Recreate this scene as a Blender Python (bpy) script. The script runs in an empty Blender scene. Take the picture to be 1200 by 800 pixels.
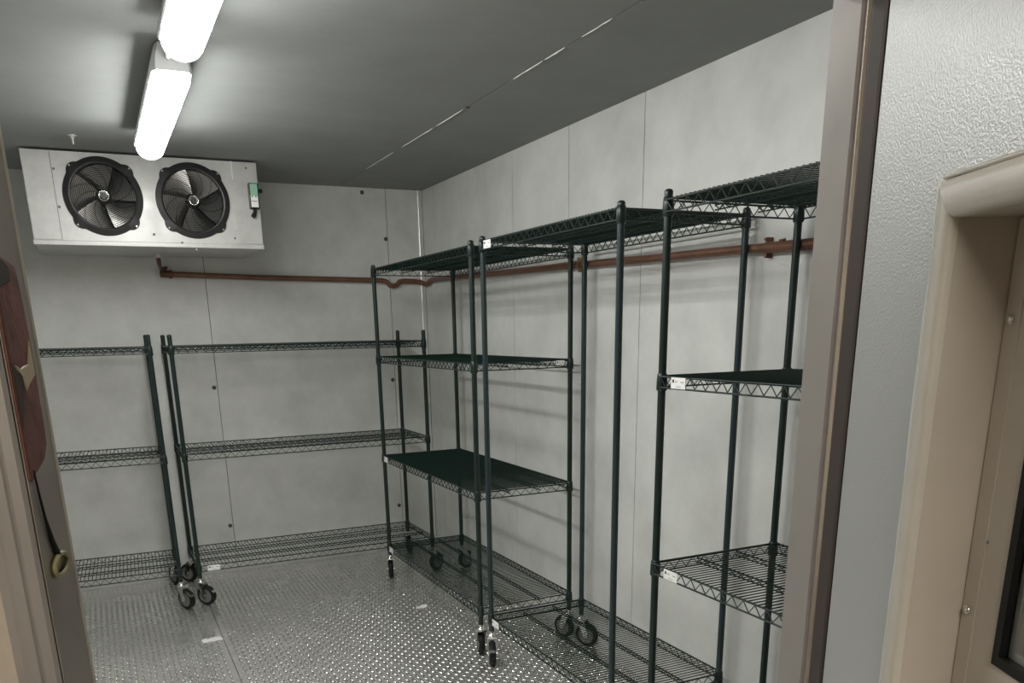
import bpy, bmesh, math, random
from mathutils import Vector, Matrix
import numpy as np
PI = math.pi
random.seed(7)
SC = bpy.context.scene
COL = SC.collection

# ------------------------------------------------------------------ camera, world, exposure
cam_d = bpy.data.cameras.new('camera'); cam = bpy.data.objects.new('camera', cam_d); COL.objects.link(cam)
cam_d.sensor_fit = 'HORIZONTAL'; cam_d.sensor_width = 36.0
F_PX, CX, CY = 968.99, 587.93, 673.99
YAW, PITCH, ROLL = math.radians(25.1557), math.radians(-16.5937), math.radians(-1.1196)
cam_d.lens = F_PX / 1200 * 36.0
cam_d.shift_x = (600 - CX) / 1200
cam_d.shift_y = (CY - 400) / 1200
fwd = Vector((math.sin(YAW) * math.cos(PITCH), math.cos(YAW) * math.cos(PITCH), math.sin(PITCH)))
rt = Vector((math.cos(YAW), -math.sin(YAW), 0)); up = rt.cross(fwd)
rt2 = math.cos(ROLL) * rt + math.sin(ROLL) * up
up2 = -math.sin(ROLL) * rt + math.cos(ROLL) * up
cam.matrix_world = Matrix(((rt2.x, up2.x, -fwd.x, -2.1428), (rt2.y, up2.y, -fwd.y, -4.8592), (rt2.z, up2.z, -fwd.z, 1.6318), (0, 0, 0, 1)))
cam_d.clip_start = 0.02
SC.camera = cam
W = bpy.data.worlds.new('world'); SC.world = W; W.use_nodes = True
W.node_tree.nodes['Background'].inputs[0].default_value = (0.9, 0.88, 0.85, 1)
W.node_tree.nodes['Background'].inputs[1].default_value = 0.25
SC.view_settings.view_transform = 'Standard'; SC.view_settings.look = 'None'
SC.view_settings.gamma = 1.0; SC.view_settings.use_curve_mapping = False
SC.view_settings.exposure = 0.0
SC.cycles.use_denoising = True
SC.cycles.max_bounces = 10; SC.cycles.diffuse_bounces = 6; SC.cycles.glossy_bounces = 5
SC.cycles.sample_clamp_indirect = 6.0
LAMP = 48.0          # radiance of the lit diffusers
ADDED_LAMP_W = 40.0     # unseen ceiling lamp added outside the door to light it

# ------------------------------------------------------------------ materials
def mat(name, col, rough=0.5, metal=0.0, spec=0.5, emit=None, emit_s=0.0, var=0.0, vscale=6.0, bump=0.0, bscale=60.0, rvar=0.0, detail=5.0, coat=0.0, trans=0.0, bkind='noise', bdist=0.004):
    m = bpy.data.materials.new(name); m.use_nodes = True
    nt = m.node_tree; b = nt.nodes['Principled BSDF']; L = nt.links
    b.inputs['Base Color'].default_value = (*col, 1); b.inputs['Roughness'].default_value = rough
    b.inputs['Metallic'].default_value = metal; b.inputs['Specular IOR Level'].default_value = spec
    b.inputs['Coat Weight'].default_value = coat; b.inputs['Transmission Weight'].default_value = trans
    if emit: b.inputs['Emission Color'].default_value = (*emit, 1); b.inputs['Emission Strength'].default_value = emit_s
    if var or bump or rvar:
        tc = nt.nodes.new('ShaderNodeTexCoord')
    if var or rvar:
        n = nt.nodes.new('ShaderNodeTexNoise'); n.inputs['Scale'].default_value = vscale; n.inputs['Detail'].default_value = detail
        n.inputs['Roughness'].default_value = 0.65
        L.new(tc.outputs['Object'], n.inputs['Vector'])
        if var:
            r = nt.nodes.new('ShaderNodeValToRGB'); e = r.color_ramp.elements
            e[0].position = 0.3; e[1].position = 0.7
            e[0].color = (*[c * (1 - var) for c in col], 1); e[1].color = (*[min(1, c * (1 + var)) for c in col], 1)
            L.new(n.outputs['Fac'], r.inputs['Fac']); L.new(r.outputs['Color'], b.inputs['Base Color'])
        if rvar:
            mr = nt.nodes.new('ShaderNodeMapRange'); mr.inputs[1].default_value = 0.3; mr.inputs[2].default_value = 0.7
            mr.inputs[3].default_value = max(0.02, rough - rvar); mr.inputs[4].default_value = rough + rvar
            L.new(n.outputs['Fac'], mr.inputs[0]); L.new(mr.outputs[0], b.inputs['Roughness'])
    if bump:
        bp = nt.nodes.new('ShaderNodeBump'); bp.inputs['Strength'].default_value = bump; bp.inputs['Distance'].default_value = bdist
        if bkind == 'noise':
            t = nt.nodes.new('ShaderNodeTexNoise'); t.inputs['Detail'].default_value = 3; o = t.outputs['Fac']
        else:
            t = nt.nodes.new('ShaderNodeTexVoronoi'); t.feature = 'SMOOTH_F1'; o = t.outputs['Distance']
        t.inputs['Scale'].default_value = bscale
        L.new(tc.outputs['Object'], t.inputs['Vector']); L.new(o, bp.inputs['Height']); L.new(bp.outputs[0], b.inputs['Normal'])
    return m
M = {}
M['wall'] = mat('galvanised_wall_panel', (0.63, 0.64, 0.615), 0.45, 0.08, 0.35, var=0.12, vscale=3.0, bump=0.25, bscale=90, rvar=0.08, bdist=0.002)
M['joint'] = mat('dark_panel_joint', (0.12, 0.125, 0.12), 0.7)
M['ceiling'] = mat('grey_ceiling_panel', (0.27, 0.28, 0.277), 0.85, 0.0, 0.08, var=0.06, vscale=4.0, bump=0.2, bscale=90, bdist=0.002)
M['floor'] = mat('aluminium_tread_plate', (0.74, 0.735, 0.70), 0.26, 0.75, 0.5, var=0.12, vscale=2.5, rvar=0.07)
M['lug'] = mat('polished_tread_lug', (0.78, 0.78, 0.75), 0.22, 1.0)
M['green'] = mat('dark_green_epoxy', (0.005, 0.017, 0.0145), 0.36, 0.0, 0.5, var=0.15, vscale=30)
M['green_wire'] = mat('dark_green_epoxy_wire', (0.003, 0.0165, 0.012), 0.5, 0.0, 0.3)
M['blue_green'] = mat('blue_green_epoxy', (0.014, 0.030, 0.034), 0.36, 0.0, 0.5)
M['chrome'] = mat('chrome', (0.75, 0.75, 0.74), 0.16, 1.0)
M['rubber'] = mat('black_rubber', (0.008, 0.008, 0.008), 0.55, 0.0, 0.25)
M['grey_rubber'] = mat('grey_hub', (0.16, 0.16, 0.155), 0.5)
M['label'] = mat('white_label', (0.88, 0.88, 0.86), 0.5)
M['ink'] = mat('label_ink', (0.05, 0.05, 0.055), 0.6)
M['ink_grey'] = mat('label_grey_ink', (0.42, 0.42, 0.42), 0.6)
M['galv'] = mat('galvanised_housing', (0.57, 0.57, 0.55), 0.45, 0.4, 0.5, var=0.10, vscale=14, bump=0.12, bscale=30, rvar=0.1, bdist=0.002)
M['galv_d'] = mat('galvanised_line', (0.22, 0.22, 0.215), 0.5, 0.4)
M['black'] = mat('black_plastic', (0.014, 0.014, 0.015), 0.42)
M['wireblk'] = mat('black_guard_wire', (0.02, 0.02, 0.021), 0.35, 0.3)
M['blade'] = mat('fan_blade_metal', (0.42, 0.41, 0.39), 0.30, 0.9)
M['cavity'] = mat('dark_coil_cavity', (0.03, 0.03, 0.03), 0.7)
M['copper'] = mat('tarnished_copper', (0.185, 0.092, 0.058), 0.45, 0.45, var=0.25, vscale=9, rvar=0.1)
M['copper_d'] = mat('dark_copper_fitting', (0.12, 0.05, 0.035), 0.5, 0.4, var=0.3, vscale=30)
M['brass'] = mat('brass', (0.42, 0.33, 0.14), 0.4, 0.8)
M['pvc'] = mat('pale_fitting', (0.55, 0.54, 0.51), 0.5)
M['lamp_body'] = mat('lamp_grey_body', (0.55, 0.56, 0.56), 0.45)
M['diffuser'] = mat('lit_diffuser', (0.9, 0.9, 0.9), 0.4, emit=(1.0, 0.995, 0.965), emit_s=LAMP)
M['caulk'] = mat('white_caulk', (0.78, 0.78, 0.76), 0.5)
M['steel'] = mat('stainless_jamb', (0.40, 0.375, 0.355), 0.42, 0.5, 0.5, var=0.05, vscale=8, rvar=0.06)
M['steel_dark'] = mat('worn_stainless_reveal', (0.33, 0.285, 0.245), 0.34, 0.6, 0.5, var=0.12, vscale=7, rvar=0.06)
M['gasket'] = mat('brown_door_gasket', (0.065, 0.052, 0.046), 0.5)
M['lip'] = mat('bright_steel_lip', (0.85, 0.80, 0.74), 0.22, 0.9)
M['stucco'] = mat('embossed_door_skin', (0.50, 0.515, 0.505), 0.38, 0.25, 0.5, bump=0.30, bscale=330, bkind='noise', bdist=0.002)
M['beige'] = mat('beige_window_frame', (0.55, 0.52, 0.46), 0.45, var=0.05, vscale=9, bump=0.05, bscale=300)
M['beige_in'] = mat('beige_reveal', (0.50, 0.45, 0.385), 0.5, var=0.05, vscale=9)
M['beige_wall'] = mat('beige_outside_wall', (0.46, 0.40, 0.33), 0.6, bump=0.4, bscale=80, var=0.06, vscale=10)
M['glass'] = mat('window_glass', (0.93, 0.95, 0.94), 0.02, 0.0, 0.5, trans=1.0)
M['rust'] = mat('rust_red_cloth', (0.175, 0.06, 0.043), 0.75, var=0.4, vscale=22, bump=0.3, bscale=60)  # this and the next three colour the reflection painted on the left jamb
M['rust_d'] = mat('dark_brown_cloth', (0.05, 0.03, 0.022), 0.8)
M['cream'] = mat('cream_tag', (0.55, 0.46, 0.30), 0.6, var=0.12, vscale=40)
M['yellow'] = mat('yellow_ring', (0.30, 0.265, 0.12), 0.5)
M['green_st'] = mat('green_sticker', (0.25, 0.55, 0.36), 0.5)
M['plug'] = mat('dark_lock_plug', (0.07, 0.07, 0.07), 0.6)
M['concrete'] = mat('kitchen_floor_tile', (0.15, 0.13, 0.11), 0.5, var=0.1, vscale=4)
M['kwall'] = mat('kitchen_wall_paint', (0.55, 0.50, 0.43), 0.6)
M['corner_metal'] = mat('bright_corner_bead', (0.92, 0.92, 0.90), 0.32, 0.85)
M['paper'] = mat('white_paper', (0.85, 0.85, 0.82), 0.6)
M['panel_light'] = mat('kitchen_lamp_diffuser', (0.9, 0.9, 0.9), 0.5, emit=(1.0, 0.93, 0.82), emit_s=ADDED_LAMP_W)

# ------------------------------------------------------------------ mesh helpers
class MB:
    def __init__(s): s.v = []; s.f = []; s.m = []; s.sm = []; s.mats = []
    def mi(s, mname):
        if mname not in s.mats: s.mats.append(mname)
        return s.mats.index(mname)
    def add(s, vs, fs, mname, smooth=False):
        o = len(s.v); s.v += [tuple(p) for p in vs]; k = s.mi(mname)
        for f in fs: s.f.append(tuple(i + o for i in f)); s.m.append(k); s.sm.append(smooth)
    def box(s, lo, hi, m, T=None):
        x0, y0, z0 = lo; x1, y1, z1 = hi
        vs = [Vector(p) for p in ((x0,y0,z0),(x1,y0,z0),(x1,y1,z0),(x0,y1,z0),(x0,y0,z1),(x1,y0,z1),(x1,y1,z1),(x0,y1,z1))]
        if T: vs = [T @ p for p in vs]
        s.add(vs, [(0,3,2,1),(4,5,6,7),(0,1,5,4),(1,2,6,5),(2,3,7,6),(3,0,4,7)], m)
    def bbox(s, lo, hi, m, b=0.004, T=None):
        # box with chamfered vertical/horizontal edges through bmesh
        bm = bmesh.new(); bmesh.ops.create_cube(bm, size=1)
        for v in bm.verts:
            v.co = Vector([(lo[i] + hi[i]) / 2 + v.co[i] * (hi[i] - lo[i]) for i in range(3)])
        bmesh.ops.bevel(bm, geom=bm.edges[:], offset=b, segments=2, affect='EDGES', profile=0.5)
        bm.verts.index_update()
        vs = [(T @ v.co if T else v.co.copy()) for v in bm.verts]
        s.add(vs, [[v.index for v in f.verts] for f in bm.faces], m, False); bm.free()
    def tube(s, path, r, m, n=8, caps=True, closed=False):
        P = [Vector(p) for p in path]; N = len(P); rings = []
        rad = r if isinstance(r, (list, tuple)) else [r] * N
        prev = None
        for i in range(N):
            if closed: t = (P[(i+1) % N] - P[i-1]).normalized()
            elif i == 0: t = (P[1] - P[0]).normalized()
            elif i == N-1: t = (P[-1] - P[-2]).normalized()
            else: t = ((P[i+1]-P[i]).normalized() + (P[i]-P[i-1]).normalized())
            t = t.normalized() if t.length > 1e-9 else Vector((0,0,1))
            if prev is None:
                a = Vector((0,0,1)) if abs(t.z) < 0.9 else Vector((1,0,0)); u = t.cross(a).normalized()
            else: u = (prev - t * prev.dot(t)).normalized()
            prev = u; w = t.cross(u)
            rings.append([P[i] + (u * math.cos(2*PI*k/n) + w * math.sin(2*PI*k/n)) * rad[i] for k in range(n)])
        vs = [p for R in rings for p in R]; fs = []
        for i in range(N if closed else N-1):
            a = i*n; b = ((i+1) % N)*n
            for k in range(n): fs.append((a+k, a+(k+1)%n, b+(k+1)%n, b+k))
        s.add(vs, fs, m, True)
        if caps and not closed:
            s.add(rings[0], [tuple(range(n-1,-1,-1))], m); s.add(rings[-1], [tuple(range(n))], m)
    def lathe(s, prof, m, n=16, T=None, closed_ends=True):
        # prof: (r, z) around the local z axis
        vs = []; fs = []
        for r, z in prof: vs += [Vector((r*math.cos(2*PI*k/n), r*math.sin(2*PI*k/n), z)) for k in range(n)]
        for i in range(len(prof)-1):
            for k in range(n): fs.append((i*n+k, i*n+(k+1)%n, (i+1)*n+(k+1)%n, (i+1)*n+k))
        if T: vs = [T @ p for p in vs]
        s.add(vs, fs, m, True)
        if closed_ends:
            s.add(vs[:n], [tuple(range(n-1,-1,-1))], m); s.add(vs[-n:], [tuple(range(n))], m)
    def prism(s, pts, ext, m, smooth=False):
        # polygon of 3D points extruded along ext
        e = Vector(ext); n = len(pts); vs = [Vector(p) for p in pts] + [Vector(p)+e for p in pts]
        s.add(vs, [tuple(range(n-1,-1,-1)), tuple(range(n,2*n))] + [(i,(i+1)%n,n+(i+1)%n,n+i) for i in range(n)], m, smooth)
    def mesh(s, name):
        me = bpy.data.meshes.new(name); me.from_pydata(s.v, [], s.f)
        for k in s.mats: me.materials.append(M[k])
        me.polygons.foreach_set('material_index', s.m); me.polygons.foreach_set('use_smooth', s.sm); me.update()
        bm = bmesh.new(); bm.from_mesh(me); bmesh.ops.recalc_face_normals(bm, faces=bm.faces[:]); bm.to_mesh(me); bm.free()
        return me
    def obj(s, name, parent=None, loc=None):
        return link(name, s.mesh(name), parent, loc)
def link(name, me, parent=None, loc=None, rotz=0):
    o = bpy.data.objects.new(name, me); COL.objects.link(o)
    if parent: o.parent = parent
    if loc: o.location = loc
    if rotz: o.rotation_euler = (0, 0, rotz)
    return o
def tag(o, label, cat, group=None):
    o['label'] = label; o['category'] = cat
    if group: o['group'] = group
    return o
def thing(name, label, cat, loc=(0,0,0), rotz=0, group=None):
    o = bpy.data.objects.new(name, None); COL.objects.link(o); o.empty_display_size = 0.1
    o.location = loc; o.rotation_euler = (0, 0, rotz)
    return tag(o, label, cat, group)
def struct(o): o['kind'] = 'structure'; return o
def stuff(o): o['kind'] = 'stuff'; return o

# ------------------------------------------------------------------ room shell
XL, XR, YB, YF, ZC = -3.60, 0.060, 1.013, -4.00, 2.558
WT = 0.10; DW = 0.08
JL, JR, HEAD = -2.189, -1.286, 2.005        # clear door opening
def fz(y): return 0.0 if y < -0.9 else 0.017 * (y + 0.9)     # floor falls slightly towards the door

# floor: slab with two tread plates
mb = MB()
ys = [YF - 0.08, -0.9, YB]
mb.add([(XL-WT, YF-0.08, -0.012), (XR+WT, YF-0.08, -0.012), (XR+WT, -0.9, -0.012), (XL-WT, -0.9, -0.012), (XL-WT, YB+WT, fz(YB+WT)-0.012), (XR+WT, YB+WT, fz(YB+WT)-0.012),
        (XL-WT, YF-0.08, -0.12), (XR+WT, YF-0.08, -0.12), (XR+WT, YB+WT, -0.12), (XL-WT, YB+WT, -0.12)],
       [(0,1,2,3), (3,2,5,4), (6,9,8,7), (0,6,7,1), (1,7,8,5,2), (5,8,9,4), (4,9,6,0,3)], 'joint')
floor = struct(mb.obj('floor'))
SEAM = -1.715
def plate(x0, x1):
    b = MB()
    v = []
    for y in (YF-0.07, -0.9, YB): v += [(x0, y, fz(y)), (x1, y, fz(y))]
    w = [(p[0], p[1], p[2]-0.010) for p in v]
    b.add(v + w, [(0,1,3,2), (2,3,5,4), (0,6,7,1), (4,5,11,10), (0,2,8,6), (2,4,10,8), (1,7,9,3), (3,9,11,5)], 'floor')
    o = b.obj('tread_plate', floor)
    return o
def lugs(x0, x1, plate_obj, P=0.0300):
    # raised lens-shaped lugs, alternately turned, one stuff part per plate
    a, w, h = 0.0160, 0.0062, 0.0030
    base = [(-a,0),(-a*.55,-w*.85),(0,-w),(a*.55,-w*.85),(a,0),(a*.55,w*.85),(0,w),(-a*.55,w*.85)]
    vs = []; fs = []
    nx = int((x1-x0-0.03)/P); y1 = YB-0.03; ny = int((y1-(YF-0.05))/P)
    for i in range(nx):
        for j in range(ny):
            x = x0+0.02+P*(i+0.5); y = y1-P*(j+0.5)
            g = PI/4 if (i+j) % 2 else -PI/4
            c, s_ = math.cos(g), math.sin(g); z = fz(y); o = len(vs)
            for k, dz in ((1.0, -0.0004), (0.72, h*0.72)):
                for bx, by in base: vs.append((x+(bx*c-by*s_)*k, y+(bx*s_+by*c)*k, z+dz))
            for bx in (-a*.36, a*.36): vs.append((x+bx*c, y+bx*s_, z+h))
            fs += [(o+q, o+(q+1)%8, o+8+(q+1)%8, o+8+q) for q in range(8)]
            q = o+8
            fs += [(q,q+1,o+16),(q+1,q+2,o+17,o+16),(q+2,q+3,o+17),(q+3,q+4,o+17),(q+4,q+5,o+17),(q+5,q+6,o+17),(q+6,q+7,o+16,o+17),(q+7,q,o+16)]
    me = bpy.data.meshes.new('tread_lugs'); me.from_pydata(vs, [], fs); me.materials.append(M['lug'])
    me.polygons.foreach_set('use_smooth', [True]*len(fs)); me.update()
    return stuff(link('tread_lugs', me, plate_obj))
pl_left = plate(XL, SEAM-0.002); pl_right = plate(SEAM+0.002, XR)
lugs(-2.75, SEAM-0.002, pl_left); lugs(SEAM+0.002, XR, pl_right)

# walls: dark core with separate panels (3 mm joints)
def wall(name, lo, hi): 
    b = MB(); b.box(lo, hi, 'joint'); return struct(b.obj(name))
PT = 0.008; G = 0.0021
def panels(parent, axis, face, cuts, z0, z1, inward, m='wall', name='wall_panel', zcuts=None):
    for a, c in zip(cuts[:-1], cuts[1:]):
        b = MB()
        if axis == 'x': b.box((a+G, min(face, face+inward*PT), z0), (c-G, max(face, face+inward*PT), z1), m)
        elif axis == 'y': b.box((min(face, face+inward*PT), a+G, z0), (max(face, face+inward*PT), c-G, z1), m)
        else: b.box((a+G, z0, min(face, face+inward*PT)), (c-G, z1, max(face, face+inward*PT)), m)
        b.obj(name, parent)
ZF = fz(YB)
wb = wall('wall_back', (XL-WT, YB+PT, -0.1), (XR+WT, YB+WT, ZC+0.1))
panels(wb, 'x', YB+PT, [XL, -2.65, -1.437, -0.205, XR], ZF-0.02, ZC, -1)
wr = wall('wall_right', (XR+PT, YF, -0.1), (XR+WT, YB+PT, ZC+0.1))
panels(wr, 'y', XR+PT, [YF, -2.885, -1.657, -1.025, -0.405, 0.80, YB], -0.02, ZC, -1)
wl = wall('wall_left', (XL-WT, YF, -0.1), (XL-PT, YB+PT, ZC+0.1))
panels(wl, 'y', XL-PT, [YF, -2.885, -1.657, -0.43, 0.80, YB], -0.02, ZC, 1)
cl = wall('ceiling', (XL-WT, YF-DW, ZC+PT), (XR+WT, YB+WT, ZC+0.12))
panels(cl, 'z', ZC+PT, [XL, -2.96, -1.745, -0.531, XR], YF, YB, -1, 'ceiling', 'ceiling_panel')
# broken line of white caulk along the ceiling seam
for y0, y1 in ((0.35, -0.15), (-0.30, -0.75), (-0.80, -1.12), (-1.62, -1.86), (-1.88, -2.02), (-2.14, -2.32)):
    b = MB(); n = 7
    p = [(-0.531 + random.uniform(-.0015, .0015), y0 + (y1-y0)*k/n, ZC - 0.0005) for k in range(n+1)]
    b.tube(p, [0.0012] + [random.uniform(.0016, .003) for _ in range(n-1)] + [0.0012], 'caulk', 6)
    b.obj('caulk_bead', cl)
for x, y in ((-0.53, -1.17), (-0.535, -2.50)):
    b = MB(); b.lathe([(0.011, 0), (0.011, -0.003), (0.006, -0.005)], 'plug', 12, Matrix.Translation((x, y, ZC))); b.obj('lock_plug', cl)
for x, z in ((-1.459,1.295), (-0.218,2.24), (-1.458,0.36), (-0.224,1.293), (-0.228,0.372), (-0.368,2.528), (-1.039,2.505)):
    b = MB(); T = Matrix.Translation((x, YB, z)) @ Matrix.Rotation(PI/2, 4, 'X')
    b.lathe([(0.0135, 0), (0.0135, 0.002), (0.008, 0.004)], 'plug', 14, T); b.obj('lock_plug', wb)
# corner seal and floor angle
b = MB(); b.tube([(XR-0.030, YB-0.001, ZF), (XR-0.030, YB-0.001, ZC)], 0.0075, 'corner_metal', 12); struct(b.obj('trim_1'))
b = MB(); b.prism([(XL, YB, ZF), (XL, YB, ZF+0.022), (XL, YB-0.004, ZF+0.022), (XL, YB-0.006, ZF+0.006), (XL, YB-0.022, ZF)], (XR-XL, 0, 0), 'galv'); struct(b.obj('baseboard_back'))
b = MB(); b.prism([(XR, YF, 0.0), (XR, YF, 0.022), (XR-0.004, YF, 0.022), (XR-0.022, YF, 0.0)], (0, YB-YF, 0), 'galv'); struct(b.obj('baseboard_right'))

# door wall (front), with opening
FX = -2.240
wf = MB()
wf.box((XL-WT, YF-DW, -0.12), (FX, YF, ZC+0.5), 'beige_wall')
wf.box((JR+0.03, YF-DW, -0.12), (XR+WT, YF, ZC+0.5), 'beige_wall')
wf.box((FX, YF-DW, HEAD+0.03), (JR+0.03, YF, ZC+0.5), 'beige_wall')
struct(wf.obj('wall_front'))
door_frame = None
# left jamb: splayed reveal, rounded nose, front flange with stepped lines
b = MB()
b.prism([(JL, -4.006, 0), (-2.1905, -4.0015, 0), (-2.194, -4.000, 0), (FX, -4.000, 0), (FX, -4.08, 0), (FX, -4.094, 0), (-2.2335, -4.094, 0), (-2.2335, -4.098, 0), (-2.230, -4.100, 0),
         (-2.2225, -4.100, 0), (-2.2205, -4.098, 0), (-2.2185, -4.100, 0), (-2.211, -4.100, 0), (-2.2075, -4.097, 0)], (0, 0, HEAD+0.03), 'steel')
jl = struct(b.obj('door_1'))
b = MB(); t = 0.0010
n_ = Vector((0.984, -0.177, 0))
p0 = Vector((JL, -4.010, 0)); p1 = Vector((-2.2065, -4.0955, 0))
b.prism([p0, p1, p1 + n_*t, p0 + n_*t], (0, 0, HEAD), 'steel_dark'); b.obj('reveal_liner', jl)
b = MB(); b.tube([(JL-0.0005, -4.008, 0), (JL-0.0005, -4.008, HEAD)], 0.0034, 'beige', 8); b.obj('nose_bead', jl)
# right jamb
b = MB()
b.prism([(JR, YF, 0), (JR, -4.044, 0), (JR+0.004, -4.045, 0), (JR+0.004, -4.050, 0), (JR+0.001, -4.051, 0), (JR+0.03, -4.052, 0), (JR+0.03, YF, 0)], (0, 0, HEAD+0.03), 'steel'); b.obj('jamb_right', jl)
b = MB(); b.prism([(JR+0.0005, -4.052, 0), (JR-0.0015, -4.0555, 0), (JR+0.0005, -4.059, 0), (JR+0.03, -4.059, 0), (JR+0.03, -4.052, 0)], (0, 0, HEAD+0.03), 'lip'); b.obj('bright_lip', jl)
b = MB(); b.prism([(JR+0.0005, -4.0592, 0), (JR-0.001, -4.062, 0), (JR-0.001, -4.079, 0), (JR+0.002, -4.081, 0), (JR+0.03, -4.081, 0), (JR+0.03, -4.0592, 0)], (0, 0, HEAD+0.03), 'gasket'); b.obj('door_gasket', jl)
b = MB(); b.box((JL+0.0, YF-DW, HEAD), (JR, YF, HEAD+0.03), 'steel'); b.obj('jamb_head', jl)

# ------------------------------------------------------------------ the open door with its window
ANG = math.radians(25)
dd = Vector((-math.sin(ANG), -math.cos(ANG), 0)); dn = Vector((-math.cos(ANG), math.sin(ANG), 0))
door = bpy.data.objects.new('door_2', None); COL.objects.link(door); struct(door)
door.matrix_world = Matrix(((dd.x, dn.x, 0, JR-0.001), (dd.y, dn.y, 0, -4.086), (0, 0, 1, 0.015), (0, 0, 0, 1)))
Z0 = -0.015  # local offset so that local z + 0.015 = world z
DWD, DH, DT = 0.93, 2.02, 0.085
S0, S1, T0, T1 = 0.199, 0.66, 1.235+Z0, 1.727+Z0     # window opening along the door / in height
F0, F1, U0, U1 = 0.172, 0.687, 1.198+Z0, 1.764+Z0    # outer edge of the raised frame
def ring_boxes(b, s0, s1, z0, z1, a0, a1, c0, c1, y0, y1, m):
    # rectangular ring: outer s0..s1 z0..z1, inner a0..a1 c0..c1
    for lo, hi in (((s0, y0, z0), (a0, y1, z1)), ((a1, y0, z0), (s1, y1, z1)), ((a0, y0, z0), (a1, y1, c0)), ((a0, y0, c1), (a1, y1, z1))):
        b.box(lo, hi, m)
b = MB(); ring_boxes(b, 0, DWD, 0, DH, F0+0.004, F1-0.004, U0+0.004, U1-0.004, -0.0, -DT, 'stucco'); b.obj('door_skin', door)
# raised beige frame: mitred profile swept round the opening
b = MB()
prof = [(0.0, 0.0005), (0.0012, 0.004), (0.004, 0.0072), (0.009, 0.0085), (0.014, 0.0088), (0.019, 0.0084), (0.0232, 0.0068), (0.0258, 0.0040), (0.0268, 0.0005), (0.027, -0.004), (0.027, -0.020), (0.0, -0.020)]
rings = []
for cx_, cz_, sx, sz in ((F0, U0, 1, 1), (F1, U0, -1, 1), (F1, U1, -1, -1), (F0, U1, 1, -1)):
    rings.append([(cx_ + sx*p, y, cz_ + sz*p*1.37) for p, y in prof])
k = len(prof); vs = [p for r in rings for p in r]
fs = [(i*k+j, i*k+(j+1) % k, ((i+1) % 4)*k+(j+1) % k, ((i+1) % 4)*k+j) for i in range(4) for j in range(k)]
# mitre seams stay crisp: each side is its own smooth strip
for i in range(4):
    ra, rb = rings[i], rings[(i+1) % 4]
    b.add(ra + rb, [(j, (j+1) % k, k+(j+1) % k, k+j) for j in range(9)], 'beige', True)
    b.add(ra + rb, [(j, (j+1) % k, k+(j+1) % k, k+j) for j in range(9, k)], 'beige', False)
b.obj('window_frame', door)
# pale caulk along the frame's left edge
b = MB(); zz = [U0 + (U1-U0)*q/16 for q in range(17)]
b.tube([(F0-0.003+random.uniform(-.0015,.0015), 0.0, z) for z in zz], [random.uniform(.004,.006) for _ in zz], 'caulk', 6)
b.tube([(F0+(F1-F0)*q/14, 0.0005, U1+0.002+random.uniform(-.001,.001)) for q in range(15)], [random.uniform(.002,.0035) for _ in range(15)], 'beige', 6); b.obj('caulk_bead', door)
RD = -0.062
b = MB(); e = 0.006
ring_boxes(b, S0-e, S1+e, T0-e, T1+e, S0+0.0004, S1-0.0004, T0+0.0004, T1-0.0004, -0.004, RD-0.01, 'beige_in'); b.obj('window_reveal', door)
g0, g1, h0, h1 = 0.270, 0.590, 1.290+Z0, 1.672+Z0    # gasket outside
b = MB(); ring_boxes(b, S0+0.002, S1-0.002, T0+0.002, T1-0.002, g0, g1, h0, h1, RD, RD-0.012, 'beige_in')
wfr = b.obj('inner_frame', door)
b = MB(); ring_boxes(b, S0+0.002, S0+0.026, T0+0.002, T1-0.002, S0+0.0021, S0+0.0259, T0+0.0021, T1-0.0021, RD+0.0012, RD, 'beige_in')
b = MB(); b.bbox((S0+0.003, RD, T0+0.004), (S0+0.028, RD+0.0009, T1-0.004), 'beige_in', 0.0004); b.obj('retainer_strip', door)
for sz in (1.631+Z0, 1.329+Z0):
    b = MB(); T = Matrix.Translation((S0+0.014, RD+0.0015, sz)) @ Matrix.Rotation(-PI/2, 4, 'X')
    b.lathe([(0.0052, 0), (0.0050, 0.0016), (0.0034, 0.0030), (0.0012, 0.0036)], 'chrome', 14, T); b.obj('frame_screw', wfr)
b = MB(); T = Matrix.Translation((0.229, RD, 1.409+Z0)) @ Matrix.Rotation(-PI/2, 4, 'X'); b.lathe([(0.0022, 0), (0.002, 0.0008), (0.001, 0.001)], 'galv_d', 10, T); b.obj('small_rivet', wfr)
b = MB(); ring_boxes(b, g0, g1, h0, h1, g0+0.011, g1-0.011, h0+0.011, h1-0.011, RD+0.003, RD-0.012, 'rubber'); b.obj('glass_gasket', door)
b = MB(); b.box((g0+0.009, RD-0.008, h0+0.009), (g1-0.009, RD-0.004, h1-0.009), 'glass'); b.obj('window_pane', door)
b = MB(); b.box((g0+0.009, RD-0.022, h0+0.009), (g1-0.009, RD-0.018, h1-0.009), 'glass'); b.obj('window_pane', door)
b = MB(); ring_boxes(b, g0, g1, h0, h1, g0+0.020, g1-0.020, h0+0.020, h1-0.020, RD-0.009, RD-0.017, 'galv'); b.obj('pane_spacer', door)

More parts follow.
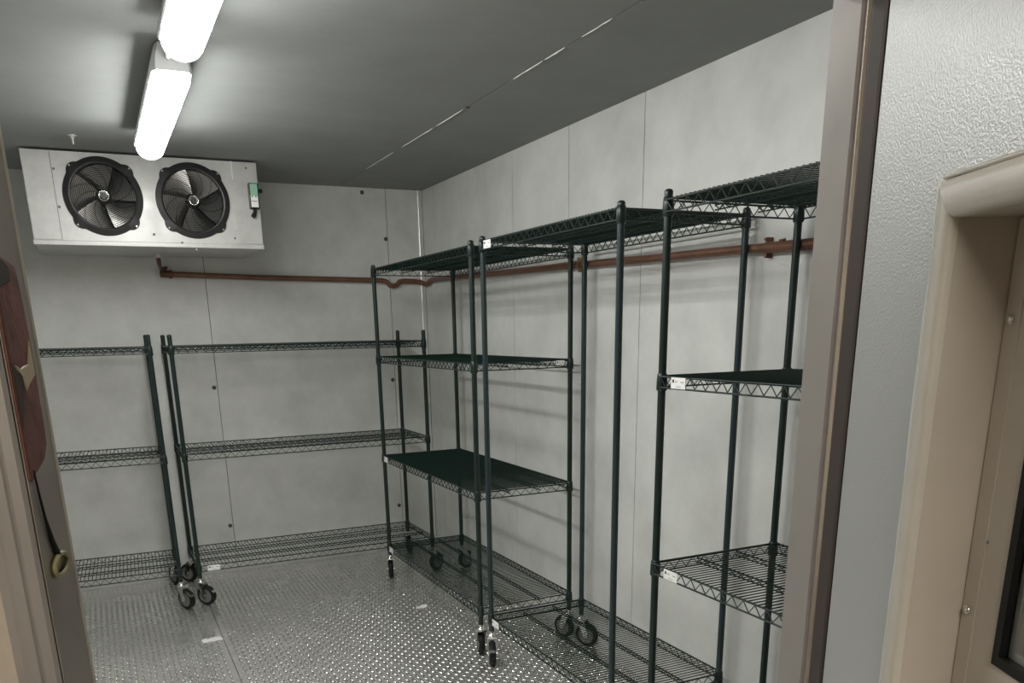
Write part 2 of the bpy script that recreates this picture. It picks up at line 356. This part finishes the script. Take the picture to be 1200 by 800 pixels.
# ------------------------------------------------------------------ kitchen outside the door (added unseen light and what the steel reflects)
b = MB(); b.box((-5.5, -8.5, -0.12), (3.0, YF-DW-0.001, 0.0), 'concrete'); struct(b.obj('floor_kitchen'))
b = MB(); b.box((-5.5, -8.5, 3.05), (3.0, YF-DW-0.001, 3.15), 'kwall'); struct(b.obj('ceiling_kitchen'))
b = MB(); b.box((-5.5, -8.6, 0), (3.0, -8.5, 3.05), 'kwall'); struct(b.obj('wall_kitchen_back'))
b = MB(); b.box((3.0, -8.6, 0), (3.1, YF-DW-0.001, 3.05), 'kwall'); struct(b.obj('wall_kitchen_right'))
b = MB(); b.box((-5.6, -8.6, 0), (-5.5, YF-DW-0.001, 3.05), 'kwall'); struct(b.obj('wall_kitchen_left'))
b = MB(); b.box((XR+WT, YF-DW, 0), (3.0, YF-DW+0.1, 3.05), 'beige_wall'); b.box((-5.5, YF-DW, 0), (XL-WT, YF-DW+0.1, 3.05), 'beige_wall'); struct(b.obj('wall_kitchen_front'))
t = thing('ceiling_light', 'flat square ceiling light of the kitchen outside the cold room door', 'light', (-2.9, -6.3, 3.05))  # added out of view for its light on the door face and jambs
b = MB(); ring_boxes(b, -0.62, 0.62, -0.02, 0.0, -0.58, 0.58, -0.019, -0.001, -0.32, 0.32, 'lamp_body')
b = MB(); b.box((-0.62, -0.32, -0.025), (0.62, 0.32, 0), 'lamp_body'); b.obj('lamp_frame', t)
b = MB(); b.box((-0.58, -0.28, -0.03), (0.58, 0.28, -0.0255), 'panel_light'); b.obj('diffuser', t)  # diffuser of the added unseen light

# ------------------------------------------------------------------ wire shelving
TR = 0.034                    # truss height of a shelf edge
def shelf_mesh(L, D):
    b = MB()
    def truss(p, q, h, r, per=0.05, zig=0.0022):
        p = Vector(p); q = Vector(q); n = max(2, round((q-p).length/per*2)); n += n % 2
        dn_ = Vector((0,0,-h))
        b.tube([p, q], r, 'green', 6); b.tube([p+dn_, q+dn_], r*0.9, 'green', 6)
        b.tube([p.lerp(q, k/n) + (dn_*0.93 if k % 2 else dn_*0.07) for k in range(n+1)], zig, 'green', 5)
    o = 0.013
    truss((0.012, -o, 0), (L-0.012, -o, 0), TR, 0.0034); truss((0.012, D+o, 0), (L-0.012, D+o, 0), TR, 0.0034)
    truss((-0.006, 0.008, 0), (-0.006, D-0.008, 0), TR, 0.0034); truss((L+0.006, 0.008, 0), (L+0.006, D-0.008, 0), TR, 0.0034)
    for k in (0, L):
        for w in (-o, D+o):
            s = 1 if k == 0 else -1
            for dz in (0, -TR): b.tube([(k+s*0.012, w, dz), (k+s*0.004, w*1.0, dz), (k, w-0.002*(1 if w < 0 else -1), dz)], 0.0033, 'green', 6)
    return b.mesh('shelf')
def rib_mesh(L, v):
    b = MB(); z = -0.0055; n = int(L/0.042)*2
    b.tube([(0.0, v, z), (L, v, z)], 0.0028, 'green_wire', 6)
    b.tube([(L*k/n, v, z - (0.013 if k % 2 else 0.002)) for k in range(n+1)], 0.0020, 'green_wire', 5)
    b.tube([(0.0, v, z-0.015), (L, v, z-0.015)], 0.0024, 'green_wire', 6)
    return b.mesh('support_rib')
def grid_mesh(L, D, pitch=0.0210, r=0.00205):
    b = MB(); n = int(round((L-0.03)/pitch))
    for k in range(n+1):
        u = 0.015 + (L-0.03)*k/n
        b.tube([(u, -0.0145, 0.0032), (u, D+0.0145, 0.0032)], r, 'green_wire', 5)
    return b.mesh('wire_grid')
def collar_mesh():
    b = MB(); b.lathe([(0.0130, 0.010), (0.0155, 0.007), (0.0170, -0.010), (0.0180, -0.040), (0.0155, -0.045), (0.0130, -0.045)], 'green', 16); return b.mesh('corner_collar')
def label_mesh(w=0.055, h=0.034):
    b = MB(); b.bbox((0, -0.0022, -h), (w, 0, 0), 'label', 0.0009)
    y = -0.0026
    def mk(x0, x1, z0, z1, m): b.box((x0*w, y, -h*z1), (x1*w, -0.0020, -h*z0), m)
    mk(.10,.22,.18,.46,'ink'); mk(.28,.46,.32,.42,'ink_grey'); mk(.68,.90,.34,.44,'ink_grey'); mk(.36,.70,.76,.82,'ink_grey')
    return b.mesh('shelf_label')
CM = collar_mesh(); LM = label_mesh(0.072, 0.034)
def post_mesh(zb, zt, m='green'):
    b = MB(); b.tube([(0,0,zb), (0,0,zt-0.004)], 0.0127, m, 16); return b.mesh('post')
def cap_mesh():
    b = MB(); b.lathe([(0.0133, -0.012), (0.0136, -0.004), (0.0120, 0.001), (0.007, 0.004), (0.001, 0.005)], 'green', 16); return b.mesh('post_cap')
CAPM = cap_mesh()
# caster: origin at the bottom of the post, wheel hangs below and trails along local +x
def caster_meshes(h):
    R = 0.0625; off = 0.034; zc = R - h       # wheel centre below the post end
    f = MB()
    f.lathe([(0.0135, 0.004), (0.0150, 0.0), (0.0150, -0.010), (0.024, -0.013), (0.027, -0.020), (0.022, -0.028), (0.010, -0.030)], 'chrome', 18)
    for s in (-1, 1):
        y = s*0.0225
        pts = [(-0.020, -0.024), (0.026, -0.024), (off+0.014, zc+0.012), (off+0.012, zc-0.010), (off-0.010, zc-0.010), (off-0.016, zc+0.010)]
        f.prism([(x, y-0.0015, z) for x, z in pts], (0, 0.003, 0), 'chrome')
    f.box((-0.022, -0.0235, -0.030), (0.026, 0.0235, -0.022), 'chrome')
    T = Matrix.Translation((off, 0, zc)) @ Matrix.Rotation(PI/2, 4, 'X')
    f.lathe([(0.008, -0.029), (0.008, 0.029)], 'chrome', 10, T)
    w = MB()
    w.lathe([(0.044, -0.0155), (0.053, -0.0165), (0.0605, -0.013), (R, -0.006), (R, 0.006), (0.0605, 0.013), (0.053, 0.0165), (0.044, 0.0155)], 'rubber', 24, T, False)
    w.lathe([(0.010, -0.016), (0.020, -0.013), (0.044, -0.012), (0.0455, -0.0155)], 'grey_rubber', 20, T, False)
    w.lathe([(0.010, 0.016), (0.020, 0.013), (0.044, 0.012), (0.0455, 0.0155)], 'grey_rubber', 20, T, False)
    br = MB()
    br.prism([(off+0.020, -0.016, zc+0.046), (off+0.062, -0.018, zc+0.022), (off+0.066, -0.018, zc+0.026), (off+0.022, -0.016, zc+0.052)], (0, 0.034, 0), 'chrome')
    return f.mesh('caster'), w.mesh('wheel'), br.mesh('brake_pedal')
CH = 0.165
CAST = caster_meshes(CH)
def caster(parent, x, y, z, ang, brake=False):
    c = link('caster', CAST[0], parent, (x, y, z), ang); link('wheel', CAST[1], c)
    if brake: link('brake_pedal', CAST[2], c)
def unit(label, loc, rotz, L, D, ztop, shelves, cast, group='wire shelving units', labels=(), side_label=None, lu=0.05, post_mat='green'):
    """shelves: heights of the shelf tops; cast: caster headings (world angle) for the posts (0,0),(0,D),(L,0),(L,D)"""
    t = thing('wire_shelving_unit', label, 'shelf', loc, rotz, group)
    Rz = Matrix.Rotation(rotz, 3, 'Z'); k = 0
    sm = shelf_mesh(L, D); r1 = rib_mesh(L, D*0.34); r2 = rib_mesh(L, D*0.67); gm = grid_mesh(L, D)
    for u in (0, L):
        for v in (0, D):
            wy = (Rz @ Vector((u, v, 0))).y + loc[1]
            zb = fz(wy) + CH
            p = link('post', post_mesh(zb, ztop, post_mat), t, (u, v, 0)); link('post_cap', CAPM, p, (0, 0, ztop))
            caster(t, u, v, zb, cast[k] - rotz, brake=(k in (0, 2))); k += 1
    for i, z in enumerate(shelves):
        s = link('shelf', sm, t, (0, 0, z))
        link('support_rib', r1, s); link('support_rib', r2, s)
        stuff(link('wire_grid', gm, s))
        for u in (0, L):
            for v in (0, D): link('corner_collar', CM, s, (u, v, 0))
        if i in labels:
            o = link('shelf_label', LM, s, (lu, -0.0168, 0.0005)); o['label'] = 'white printed shelf label'
        if side_label == i:
            o = link('shelf_label', LM, s, (L+0.0100, D-0.085, 0.0005), PI/2); o.scale = (0.6, 1, 0.7); o['label'] = 'small white shelf label'
    return t
HZ = [1.994, 1.477, 0.858, 0.258]
R90 = -PI/2
unit('tall dark green wire shelving unit with four shelves in the far right corner', (-0.5312, 0.335, 0), R90, 1.500, 0.5232, 2.015, HZ,
     (1.3, 0.2, 1.3, 1.9), labels=(2, 3), side_label=1)
unit('tall dark green wire unit with only top and bottom shelves, against the right wall', (-0.5230, -1.2773, 0), R90+0.004, 1.0999, 0.527, 2.022, [2.002, 0.250],
     (-1.95, -1.0, 1.6, 1.3), labels=(0, 1), post_mat='blue_green')
unit('tall dark green wire shelving unit nearest the door, partly hidden by the right jamb', (-0.5145, -2.6281, 0), R90, 1.20, 0.5227, 2.021, HZ,
     (1.5, 1.5, 1.5, 1.5), labels=(1, 2), lu=0.072)
DZ = [1.567, 0.953, 0.268]
unit('low dark green three-shelf wire unit along back wall, reaching the right corner', (-1.7454, 0.372, 0), 0, 1.5344, 0.515, 1.631, DZ,
     (-0.75, 2.4, 0.5, 1.0), labels=(2,))
unit('low dark green three-shelf wire unit along back wall, cut off by left door jamb', (-1.860 - 1.524*math.cos(0.03), 0.355 + 1.524*math.sin(0.03), 0), -0.03, 1.524, 0.515, 1.634, DZ,
     (2.5, 2.0, -0.95, 2.0))

# ------------------------------------------------------------------ evaporator
EX0, EX1, EZ0, EZ1, EY0, EY1 = -2.343, -1.180, 2.099, 2.546, 0.320, 0.985
ev = thing('evaporator_cooler', 'galvanised twin-fan evaporator unit hung at the ceiling on the back wall', 'cooler', ((EX0+EX1)/2, (EY0+EY1)/2, EZ0))
ec = Vector(ev.location)
def evm(b, name): 
    me = b.mesh(name); me.transform(Matrix.Translation(-ec)); return link(name, me, ev)
FANS = [(-1.9836, 2.3385), (-1.5360, 2.3360)]
FR = 0.161
b = MB()
# front sheet with two round holes
bm = bmesh.new()
def loop(pts):
    vs = [bm.verts.new(p) for p in pts]
    return [bm.edges.new((vs[i], vs[(i+1) % len(vs)])) for i in range(len(vs))]
edges = loop([(EX0,EY0,EZ0+0.006), (EX1,EY0,EZ0+0.006), (EX1,EY0,EZ1), (EX0,EY0,EZ1)])
for fx, fzc in FANS: edges += loop([(fx+FR*math.cos(2*PI*k/40), EY0, fzc+FR*math.sin(2*PI*k/40)) for k in range(40)])
bmesh.ops.triangle_fill(bm, use_beauty=True, edges=edges, normal=(0,-1,0))
bm.verts.index_update()
b.add([v.co.copy() for v in bm.verts], [[v.index for v in f.verts] for f in bm.faces], 'galv'); bm.free()
b.add([(EX0,EY0,EZ0+.006),(EX0,EY0+.006,EZ0),(EX1,EY0+.006,EZ0),(EX1,EY0,EZ0+.006),(EX0,EY1,EZ0),(EX1,EY1,EZ0),(EX0,EY0,EZ1),(EX1,EY0,EZ1),(EX0,EY1,EZ1),(EX1,EY1,EZ1)],
      [(0,1,2,3),(1,4,5,2),(6,7,9,8),(0,6,8,4,1),(3,2,5,9,7),(4,8,9,5)], 'galv')
evm(b, 'housing')
b = MB(); b.bbox((EX0-0.004, EY0-0.006, EZ0-0.004), (EX1+0.004, EY0+0.010, EZ0+0.020), 'galv', 0.003); evm(b, 'bottom_flange')
b = MB(); b.box((EX0+0.003, EY0-0.0045, EZ0+0.024), (-2.2125, EY0-0.0002, EZ1-0.004), 'galv'); evm(b, 'end_panel')
b = MB(); b.box((-2.2120, EY0-0.0012, EZ0+0.024), (-2.2085, EY0-0.0002, EZ1-0.004), 'galv_d'); evm(b, 'panel_joint')
b = MB(); b.box((-1.318, EY0-0.0045, EZ0+0.024), (EX1-0.003, EY0-0.0002, EZ1-0.004), 'galv'); evm(b, 'end_panel')
b = MB(); b.prism([(-1.3185, EY0-0.005, EZ1-0.09), (-1.3125, EY0-0.005, EZ1-0.09), (-1.3125, EY0-0.005, EZ1+0.0), (-1.3185, EY0-0.005, EZ1+0.0)], (0, -0.004, 0), 'caulk'); evm(b, 'bright_clip')
for fx, fzc in FANS:
    b = MB()
    # black plate: round with four bolt ears
    n = 96; outer = []
    for k in range(n):
        a = 2*PI*k/n; e = 0.0
        d = min(abs((a - (PI/4 + q*PI/2) + PI) % (2*PI) - PI) for q in range(4))
        e = 0.017*max(0, 1-(d/0.20)**2)
        outer.append((0.193+e, a))
    vs = []; fs = []
    prof = []
    for r, a in outer:
        c, s_ = math.cos(a), math.sin(a)
        for rr, y in ((r, EY0), (r-0.002, EY0-0.010), (FR+0.005, EY0-0.015), (FR-0.004, EY0-0.012), (FR-0.004, EY0+0.03)): vs.append((fx+rr*c, y, fzc+rr*s_))
    for k in range(n):
        for j in range(4): fs.append((k*5+j, ((k+1) % n)*5+j, ((k+1) % n)*5+j+1, k*5+j+1))
    b.add(vs, fs, 'black', False); evm(b, 'fan_ring')
    g = MB()
    def dome(r): return EY0 - 0.012 - 0.022*(1-(r/FR)**2)
    for q in range(15):
        r = 0.030 + q*0.0091
        g.tube([(fx+r*math.cos(2*PI*k/44), dome(r), fzc+r*math.sin(2*PI*k/44)) for k in range(44)], 0.0016, 'wireblk', 4, closed=True)
    for q in range(12):
        pth = [(fx+r*math.cos(2*PI*q/12+1.1*(r-0.03)/FR), dome(r)+0.002, fzc+r*math.sin(2*PI*q/12+1.1*(r-0.03)/FR)) for r in [0.02+0.0205*i for i in range(8)]]
        g.tube(pth, 0.0015, 'wireblk', 4)
    stuff(evm(g, 'guard_wires'))
    T = Matrix.Translation((fx, dome(0.03)+0.003, fzc)) @ Matrix.Rotation(PI/2, 4, 'X')
    c = MB(); c.lathe([(0.027, 0), (0.027, 0.003), (0.021, 0.004), (0.021, 0.0015), (0.012, 0.0015)], 'chrome', 20, T, False); c.lathe([(0.0145, 0), (0.0145, 0.003)], 'black', 16, T); evm(c, 'guard_hub')
    # pitched blades
    for q in range(5):
        bl = MB(); a0 = 2*PI*q/5 + (0.35 if fx < -1.7 else 0.9); nr, na = 6, 6; vs = []
        for i in range(nr):
            r = 0.038 + (0.156-0.038)*i/(nr-1); half = 0.56 + 0.06*i/(nr-1); sweep = 0.18*i/(nr-1)
            for j in range(na):
                tt = j/(na-1)*2-1; a = a0 + sweep + half*tt
                vs.append((fx+r*math.cos(a), EY0+0.028 + 0.026*tt*(0.5+0.5*r/0.156) - 0.006*(1-tt*tt), fzc+r*math.sin(a)))
        fs = [(i*na+j, i*na+j+1, (i+1)*na+j+1, (i+1)*na+j) for i in range(nr-1) for j in range(na-1)]
        bl.add(vs, fs, 'blade', True); o = evm(bl, 'fan_blade')
    T = Matrix.Translation((fx, EY0+0.06, fzc)) @ Matrix.Rotation(PI/2, 4, 'X')
    m_ = MB(); m_.lathe([(0.045, -0.05), (0.045, 0.025), (0.036, 0.045), (0.012, 0.05)], 'black', 20, T); evm(m_, 'fan_motor')
    m_ = MB(); m_.lathe([(0.175, -0.06), (0.175, -0.062)], 'cavity', 32, T); m_.lathe([(0.175, -0.06), (0.168, 0.058)], 'cavity', 32, T, False); evm(m_, 'fan_shroud')
    for q in range(4):
        a = PI/4+q*PI/2; T = Matrix.Translation((fx+0.2005*math.cos(a), EY0-0.010, fzc+0.2005*math.sin(a))) @ Matrix.Rotation(PI/2, 4, 'X')
        c = MB(); c.lathe([(0.0065, -0.002), (0.0065, 0.003), (0.003, 0.005)], 'chrome', 10, T); evm(c, 'bolt')
b = MB(); b.bbox((-1.2400, EY0-0.040, 2.304), (-1.1855, EY0-0.003, 2.437), 'black', 0.004); cmod = evm(b, 'controller_box'); cmod['label'] = 'black controller box with green and white sticker'
b = MB()
b.box((-1.2325, EY0-0.0415, 2.372), (-1.1930, EY0-0.0398, 2.432), 'green_st'); b.box((-1.2325, EY0-0.0415, 2.312), (-1.1930, EY0-0.0398, 2.3715), 'label')
for z0, z1, x0, x1 in ((2.420,2.426,.3,.7), (2.408,2.414,.35,.75), (2.394,2.401,.3,.7), (2.382,2.388,.4,.7)): b.box((-1.2325+.0395*x0, EY0-.0420, z0), (-1.2325+.0395*x1, EY0-.0412, z1), 'ink_grey')
for z0, z1, x0, x1 in ((2.364,2.370,.15,.35), (2.364,2.370,.6,.85), (2.341,2.344,.1,.85)): b.box((-1.2325+.0395*x0, EY0-.0420, z0), (-1.2325+.0395*x1, EY0-.0412, z1), 'ink')
st = b.mesh('sticker'); st.transform(Matrix.Translation(-ec)); link('sticker', st, cmod)
b = MB(); b.tube([(-1.213, EY0-0.022, 2.305), (-1.214, EY0-0.024, 2.288), (-1.222, EY0-0.028, 2.272), (-1.230, EY0-0.030, 2.262)], [0.010, 0.010, 0.012, 0.012], 'black', 10); 
st = b.mesh('cable_gland'); st.transform(Matrix.Translation(-ec)); link('cable_gland', st, cmod)
for x, z in ((-1.237, 2.516), (-2.20, 2.46), (-2.20, 2.28), (-1.76, 2.16), (-1.62, 2.12), (-1.335, 2.15)):
    T = Matrix.Translation((x, EY0-0.0046, z)) @ Matrix.Rotation(PI/2, 4, 'X'); c = MB(); c.lathe([(0.006, -0.005), (0.006, 0.002), (0.003, 0.004)], 'galv_d', 10, T); evm(c, 'bolt')
b = MB(); b.tube([(-1.545, EY0+0.02, EZ0+0.001), (-1.545, EY0+0.02, EZ0-0.014)], 0.008, 'galv', 10); evm(b, 'drain_stub')

# ceiling bolt in front of the evaporator
cb = MB(); T = Matrix.Translation((-2.094, -0.012, ZC))
cb.lathe([(0.022, 0.0), (0.022, -0.002), (0.010, -0.003), (0.009, -0.014), (0.005, -0.016), (0.004, -0.038), (0.002, -0.039)], 'galv', 14, T)
tag(cb.obj('ceiling_bolt'), 'small metal anchor bolt in the ceiling above the left fan', 'bolt')

# ------------------------------------------------------------------ ceiling lamps
LX = -1.779
def lamp(y0, y1, label):
    t = thing('ceiling_lamp', label, 'light', (LX, (y0+y1)/2, ZC), 0, 'cold room ceiling lamps')
    hl = abs(y1-y0)/2; zt = -0.006
    b = MB()
    # grey channel that holds the diffuser
    sec = [(-0.046, zt), (0.046, zt), (0.060, -0.045), (0.067, -0.082), (0.063, -0.088), (-0.063, -0.088), (-0.067, -0.082), (-0.060, -0.045)]
    n = len(sec); vs = []
    for y, k in ((-hl, 0.80), (-hl+0.03, 1.0), (hl-0.03, 1.0), (hl, 0.80)): vs += [(x*k, y, z) for x, z in sec]
    fs = [(r*n+j, r*n+(j+1) % n, (r+1)*n+(j+1) % n, (r+1)*n+j) for r in range(3) for j in range(n)] + [tuple(range(n)), tuple(range(3*n, 4*n))]
    b.add(vs, fs, 'lamp_body'); b.obj('lamp_housing', t)
    d = MB(); vs = []; ns = 13
    ends = [(-hl+0.012, 0.55), (-hl+0.018, 0.80), (-hl+0.034, 0.96), (-hl+0.06, 1.0), (hl-0.06, 1.0), (hl-0.034, 0.96), (hl-0.018, 0.80), (hl-0.012, 0.55)]
    for y, k in ends:
        for j in range(ns):
            a = PI*j/(ns-1); vs.append((0.0605*k*math.cos(a)*(1.0), y, -0.086 - 0.058*k*math.sin(a)**0.8))
    fs = [(r*ns+j, r*ns+j+1, (r+1)*ns+j+1, (r+1)*ns+j) for r in range(len(ends)-1) for j in range(ns-1)]
    fs += [tuple(range(ns)), tuple((len(ends)-1)*ns+j for j in range(ns))]
    d.add(vs, fs, 'diffuser', True); d.obj('diffuser', t)
    for q in (-0.72, -0.24, 0.24, 0.72):
        for s in (-1, 1):
            c = MB(); c.bbox((s*0.064-0.003, q*hl-0.012, -0.093), (s*0.064+0.005, q*hl+0.012, -0.060), 'lamp_body', 0.0012); c.obj('clip', t)
    return t
lamp(-1.600, -0.300, 'lit tube ceiling lamp whose near end is capped grey, nearest the evaporator')
lamp(-3.160, -1.880, 'lit tube ceiling lamp running out of the top of the picture')
b = MB(); b.tube([(LX-0.01, -1.89, ZC-0.050), (LX-0.012, -1.82, ZC-0.052), (LX-0.014, -1.70, ZC-0.052), (LX-0.010, -1.595, ZC-0.048)], 0.011, 'galv', 10)
b.tube([(LX-0.012, -1.80, ZC-0.052), (LX-0.012, -1.765, ZC-0.052)], 0.015, 'galv', 10)
tag(b.obj('conduit'), 'short metal conduit joining the two ceiling lamps', 'conduit')

# ------------------------------------------------------------------ drain pipe
pr = 0.0158
pipe = thing('drain_pipe', 'tarnished copper drain pipe along the back and right walls', 'pipe', (-1.66, 0.97, 2.0))
po = Vector(pipe.location)
def pm(b, name):
    me = b.mesh(name); me.transform(Matrix.Translation(-po)); return link(name, me, pipe)
py = YB-0.030
b = MB()
b.tube([(-1.660, py, 1.998), (-1.125, py, 1.982), (-0.381, py, 1.971), (-0.270, py, 1.968), (-0.240, py, 1.961), (-0.218, py, 1.938), (-0.193, py, 1.931), (-0.165, py, 1.938), (-0.145, py, 1.961), (-0.115, py, 1.966), (-0.02, py, 1.963)], 0.0165, 'copper', 14)
pm(b, 'back_run')
px = XR-0.024
b = MB()
b.tube([(-0.025, py, 1.963), (0.012, py-0.001, 1.958), (0.030, py-0.010, 1.950), (px, py-0.030, 1.944), (px, 0.90, 1.946), (px, 0.86, 1.962), (px, 0.80, 1.967), (px, 0.606, 1.963), (px, 0.043, 1.948), (px, -1.011, 1.926), (px, -1.681, 1.907), (px, -2.283, 1.893), (px, -2.64, 1.880)], 0.0162, 'copper', 14)
pm(b, 'right_run')
b = MB(); b.tube([(px, -2.60, 1.8815), (px, -2.672, 1.879)], 0.0195, 'copper_d', 14); b.tube([(px, -2.672, 1.879), (px, -2.690, 1.8785)], 0.0185, 'copper_d', 14); pm(b, 'end_coupling')
b = MB(); b.tube([(px, -2.46, 1.886), (px, -2.60, 1.8815)], 0.0190, 'copper', 14); pm(b, 'coupling')
def clamp(y, z, m):
    b = MB(); b.tube([(px+0.0*math.cos(a), y, z) for a in (0,)] + [(px, y-0.012, z)], 0.0185, m, 14)
    b.box((px-0.006, y-0.012, z+0.017), (px+0.022, y-0.002, z+0.034), m); b.box((px-0.006, y-0.012, z-0.034), (px+0.022, y-0.002, z-0.017), m)
    b.tube([(px-0.012, y-0.007, z+0.028), (px+0.002, y-0.007, z+0.028)], 0.005, m, 8)
    pm(b, 'pipe_clamp')
clamp(-1.168, 1.9215, 'brass'); clamp(-2.452, 1.8865, 'copper')
b = MB(); b.tube([(px, -2.535, 1.890), (px-0.004, -2.535, 1.908)], 0.012, 'copper', 10); pm(b, 'tee_stub')
b = MB()
b.tube([(-1.652, py, 1.998), (-1.640, py, 1.9975)], 0.026, 'copper_d', 14); b.tube([(-1.640, py, 1.9975), (-1.630, py, 1.997)], 0.020, 'copper_d', 14); 
b.tube([(-1.705, py, 1.999), (-1.655, py, 1.998)], 0.021, 'copper_d', 14); pm(b, 'flange')
b = MB()
fy = 0.74
b.tube([(-1.722, fy, EZ0-0.0005), (-1.722, fy, 2.072)], 0.019, 'pvc', 12)
b.tube([(-1.722, fy, 2.074), (-1.721, fy+0.004, 2.055), (-1.718, fy+0.03, 2.040), (-1.710, fy+0.10, 2.034), (-1.700, py-0.03, 2.030), (-1.690, py-0.008, 2.028), (-1.668, py-0.006, 2.029)], 0.012, 'copper_d', 12)
b.tube([(-1.690, py-0.006, 2.028), (-1.690, py-0.002, 2.000)], 0.014, 'copper_d', 12)
b.lathe([(0.014, -0.006), (0.016, 0.0), (0.012, 0.006)], 'copper_d', 12, Matrix.Translation((-1.665, py-0.006, 2.029)) @ Matrix.Rotation(PI/2, 4, 'Y'))
pm(b, 'drain_elbow')

# ------------------------------------------------------------------ reflection in the left steel reveal, painted as thin coloured shapes
nrm = Vector((0.984, -0.177, 0)).normalized()
def on_reveal(y, z, off):     # point of the splayed reveal at y, z, raised by off
    y = max(y, -4.094)
    x = JL + (y + 4.010) * (-2.2065 - JL) / (-4.0955 + 4.010)
    return Vector((x, y, z)) + nrm * (0.0010 + off)
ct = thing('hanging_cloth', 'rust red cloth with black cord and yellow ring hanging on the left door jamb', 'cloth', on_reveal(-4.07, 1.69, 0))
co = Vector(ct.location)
def sheet(pts, m, th, name, base=0.0001):
    b = MB(); lo = [on_reveal(y, z, base) for y, z in pts]; hi = [on_reveal(y, z, base+th) for y, z in pts]
    c = sum(hi, Vector())/len(hi); n = len(pts)
    mid = [h.lerp(c, 0.12) + nrm*0.0006 for h in hi]
    b.add(lo+hi+mid, [tuple(range(n-1,-1,-1))] + [(i,(i+1)%n,n+(i+1)%n,n+i) for i in range(n)] + [(n+i,n+(i+1)%n,2*n+(i+1)%n,2*n+i) for i in range(n)] + [tuple(range(2*n,3*n))], m)
    me = b.mesh(name); me.transform(Matrix.Translation(-co)); return link(name, me, ct)
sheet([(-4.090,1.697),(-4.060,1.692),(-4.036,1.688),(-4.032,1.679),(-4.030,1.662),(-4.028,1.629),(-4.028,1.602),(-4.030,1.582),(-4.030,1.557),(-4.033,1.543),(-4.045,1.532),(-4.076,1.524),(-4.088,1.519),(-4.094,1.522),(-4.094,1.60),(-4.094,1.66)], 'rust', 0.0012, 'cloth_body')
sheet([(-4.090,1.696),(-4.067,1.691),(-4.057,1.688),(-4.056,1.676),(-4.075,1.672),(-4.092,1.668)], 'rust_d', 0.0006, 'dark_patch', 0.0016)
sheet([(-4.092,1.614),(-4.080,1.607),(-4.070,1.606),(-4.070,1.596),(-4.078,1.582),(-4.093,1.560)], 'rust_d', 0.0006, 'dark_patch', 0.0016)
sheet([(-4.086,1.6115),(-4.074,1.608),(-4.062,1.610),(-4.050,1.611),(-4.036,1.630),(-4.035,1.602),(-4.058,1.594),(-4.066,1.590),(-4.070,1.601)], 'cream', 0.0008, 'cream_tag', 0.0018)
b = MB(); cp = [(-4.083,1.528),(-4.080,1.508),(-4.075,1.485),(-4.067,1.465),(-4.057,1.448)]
b.tube([on_reveal(y, z, 0.0018) - co for y, z in cp], [0.0008,0.0010,0.0013,0.0020,0.0030], 'rubber', 8); b.obj('cord', ct)  # dark streak of the painted reflection
b = MB(); b.tube([on_reveal(-4.056+0.021*math.cos(a), 1.4405+0.0085*math.sin(a), 0.0025) - co for a in [2*PI*k/24 for k in range(24)]], 0.0023, 'yellow', 8, closed=True); b.obj('ring', ct)  # yellow loop of the painted reflection

# ------------------------------------------------------------------ litter on the floor
b = MB(); z = fz(-0.29)+0.0024
T = Matrix.Translation((-1.774, -0.288, z)) @ Matrix.Rotation(0.10, 4, 'Z'); b.box((-0.052, -0.03, 0), (0.052, 0.03, 0.0012), 'paper', T)
tag(b.obj('paper_slip'), 'white paper slip lying on the tread plate before the low units', 'paper')
b = MB(); pts = [(0.045*math.cos(a)*random.uniform(.5,1.1), 0.03*math.sin(a)*random.uniform(.4,1.1)) for a in [2*PI*k/11 for k in range(11)]]
b.prism([(-0.545+x, -0.308+y, fz(-0.308)+0.0024) for x, y in pts], (0,0,0.0025), 'paper')
tag(b.obj('torn_scrap'), 'small torn white scrap on the floor in front of the tall corner unit', 'litter')
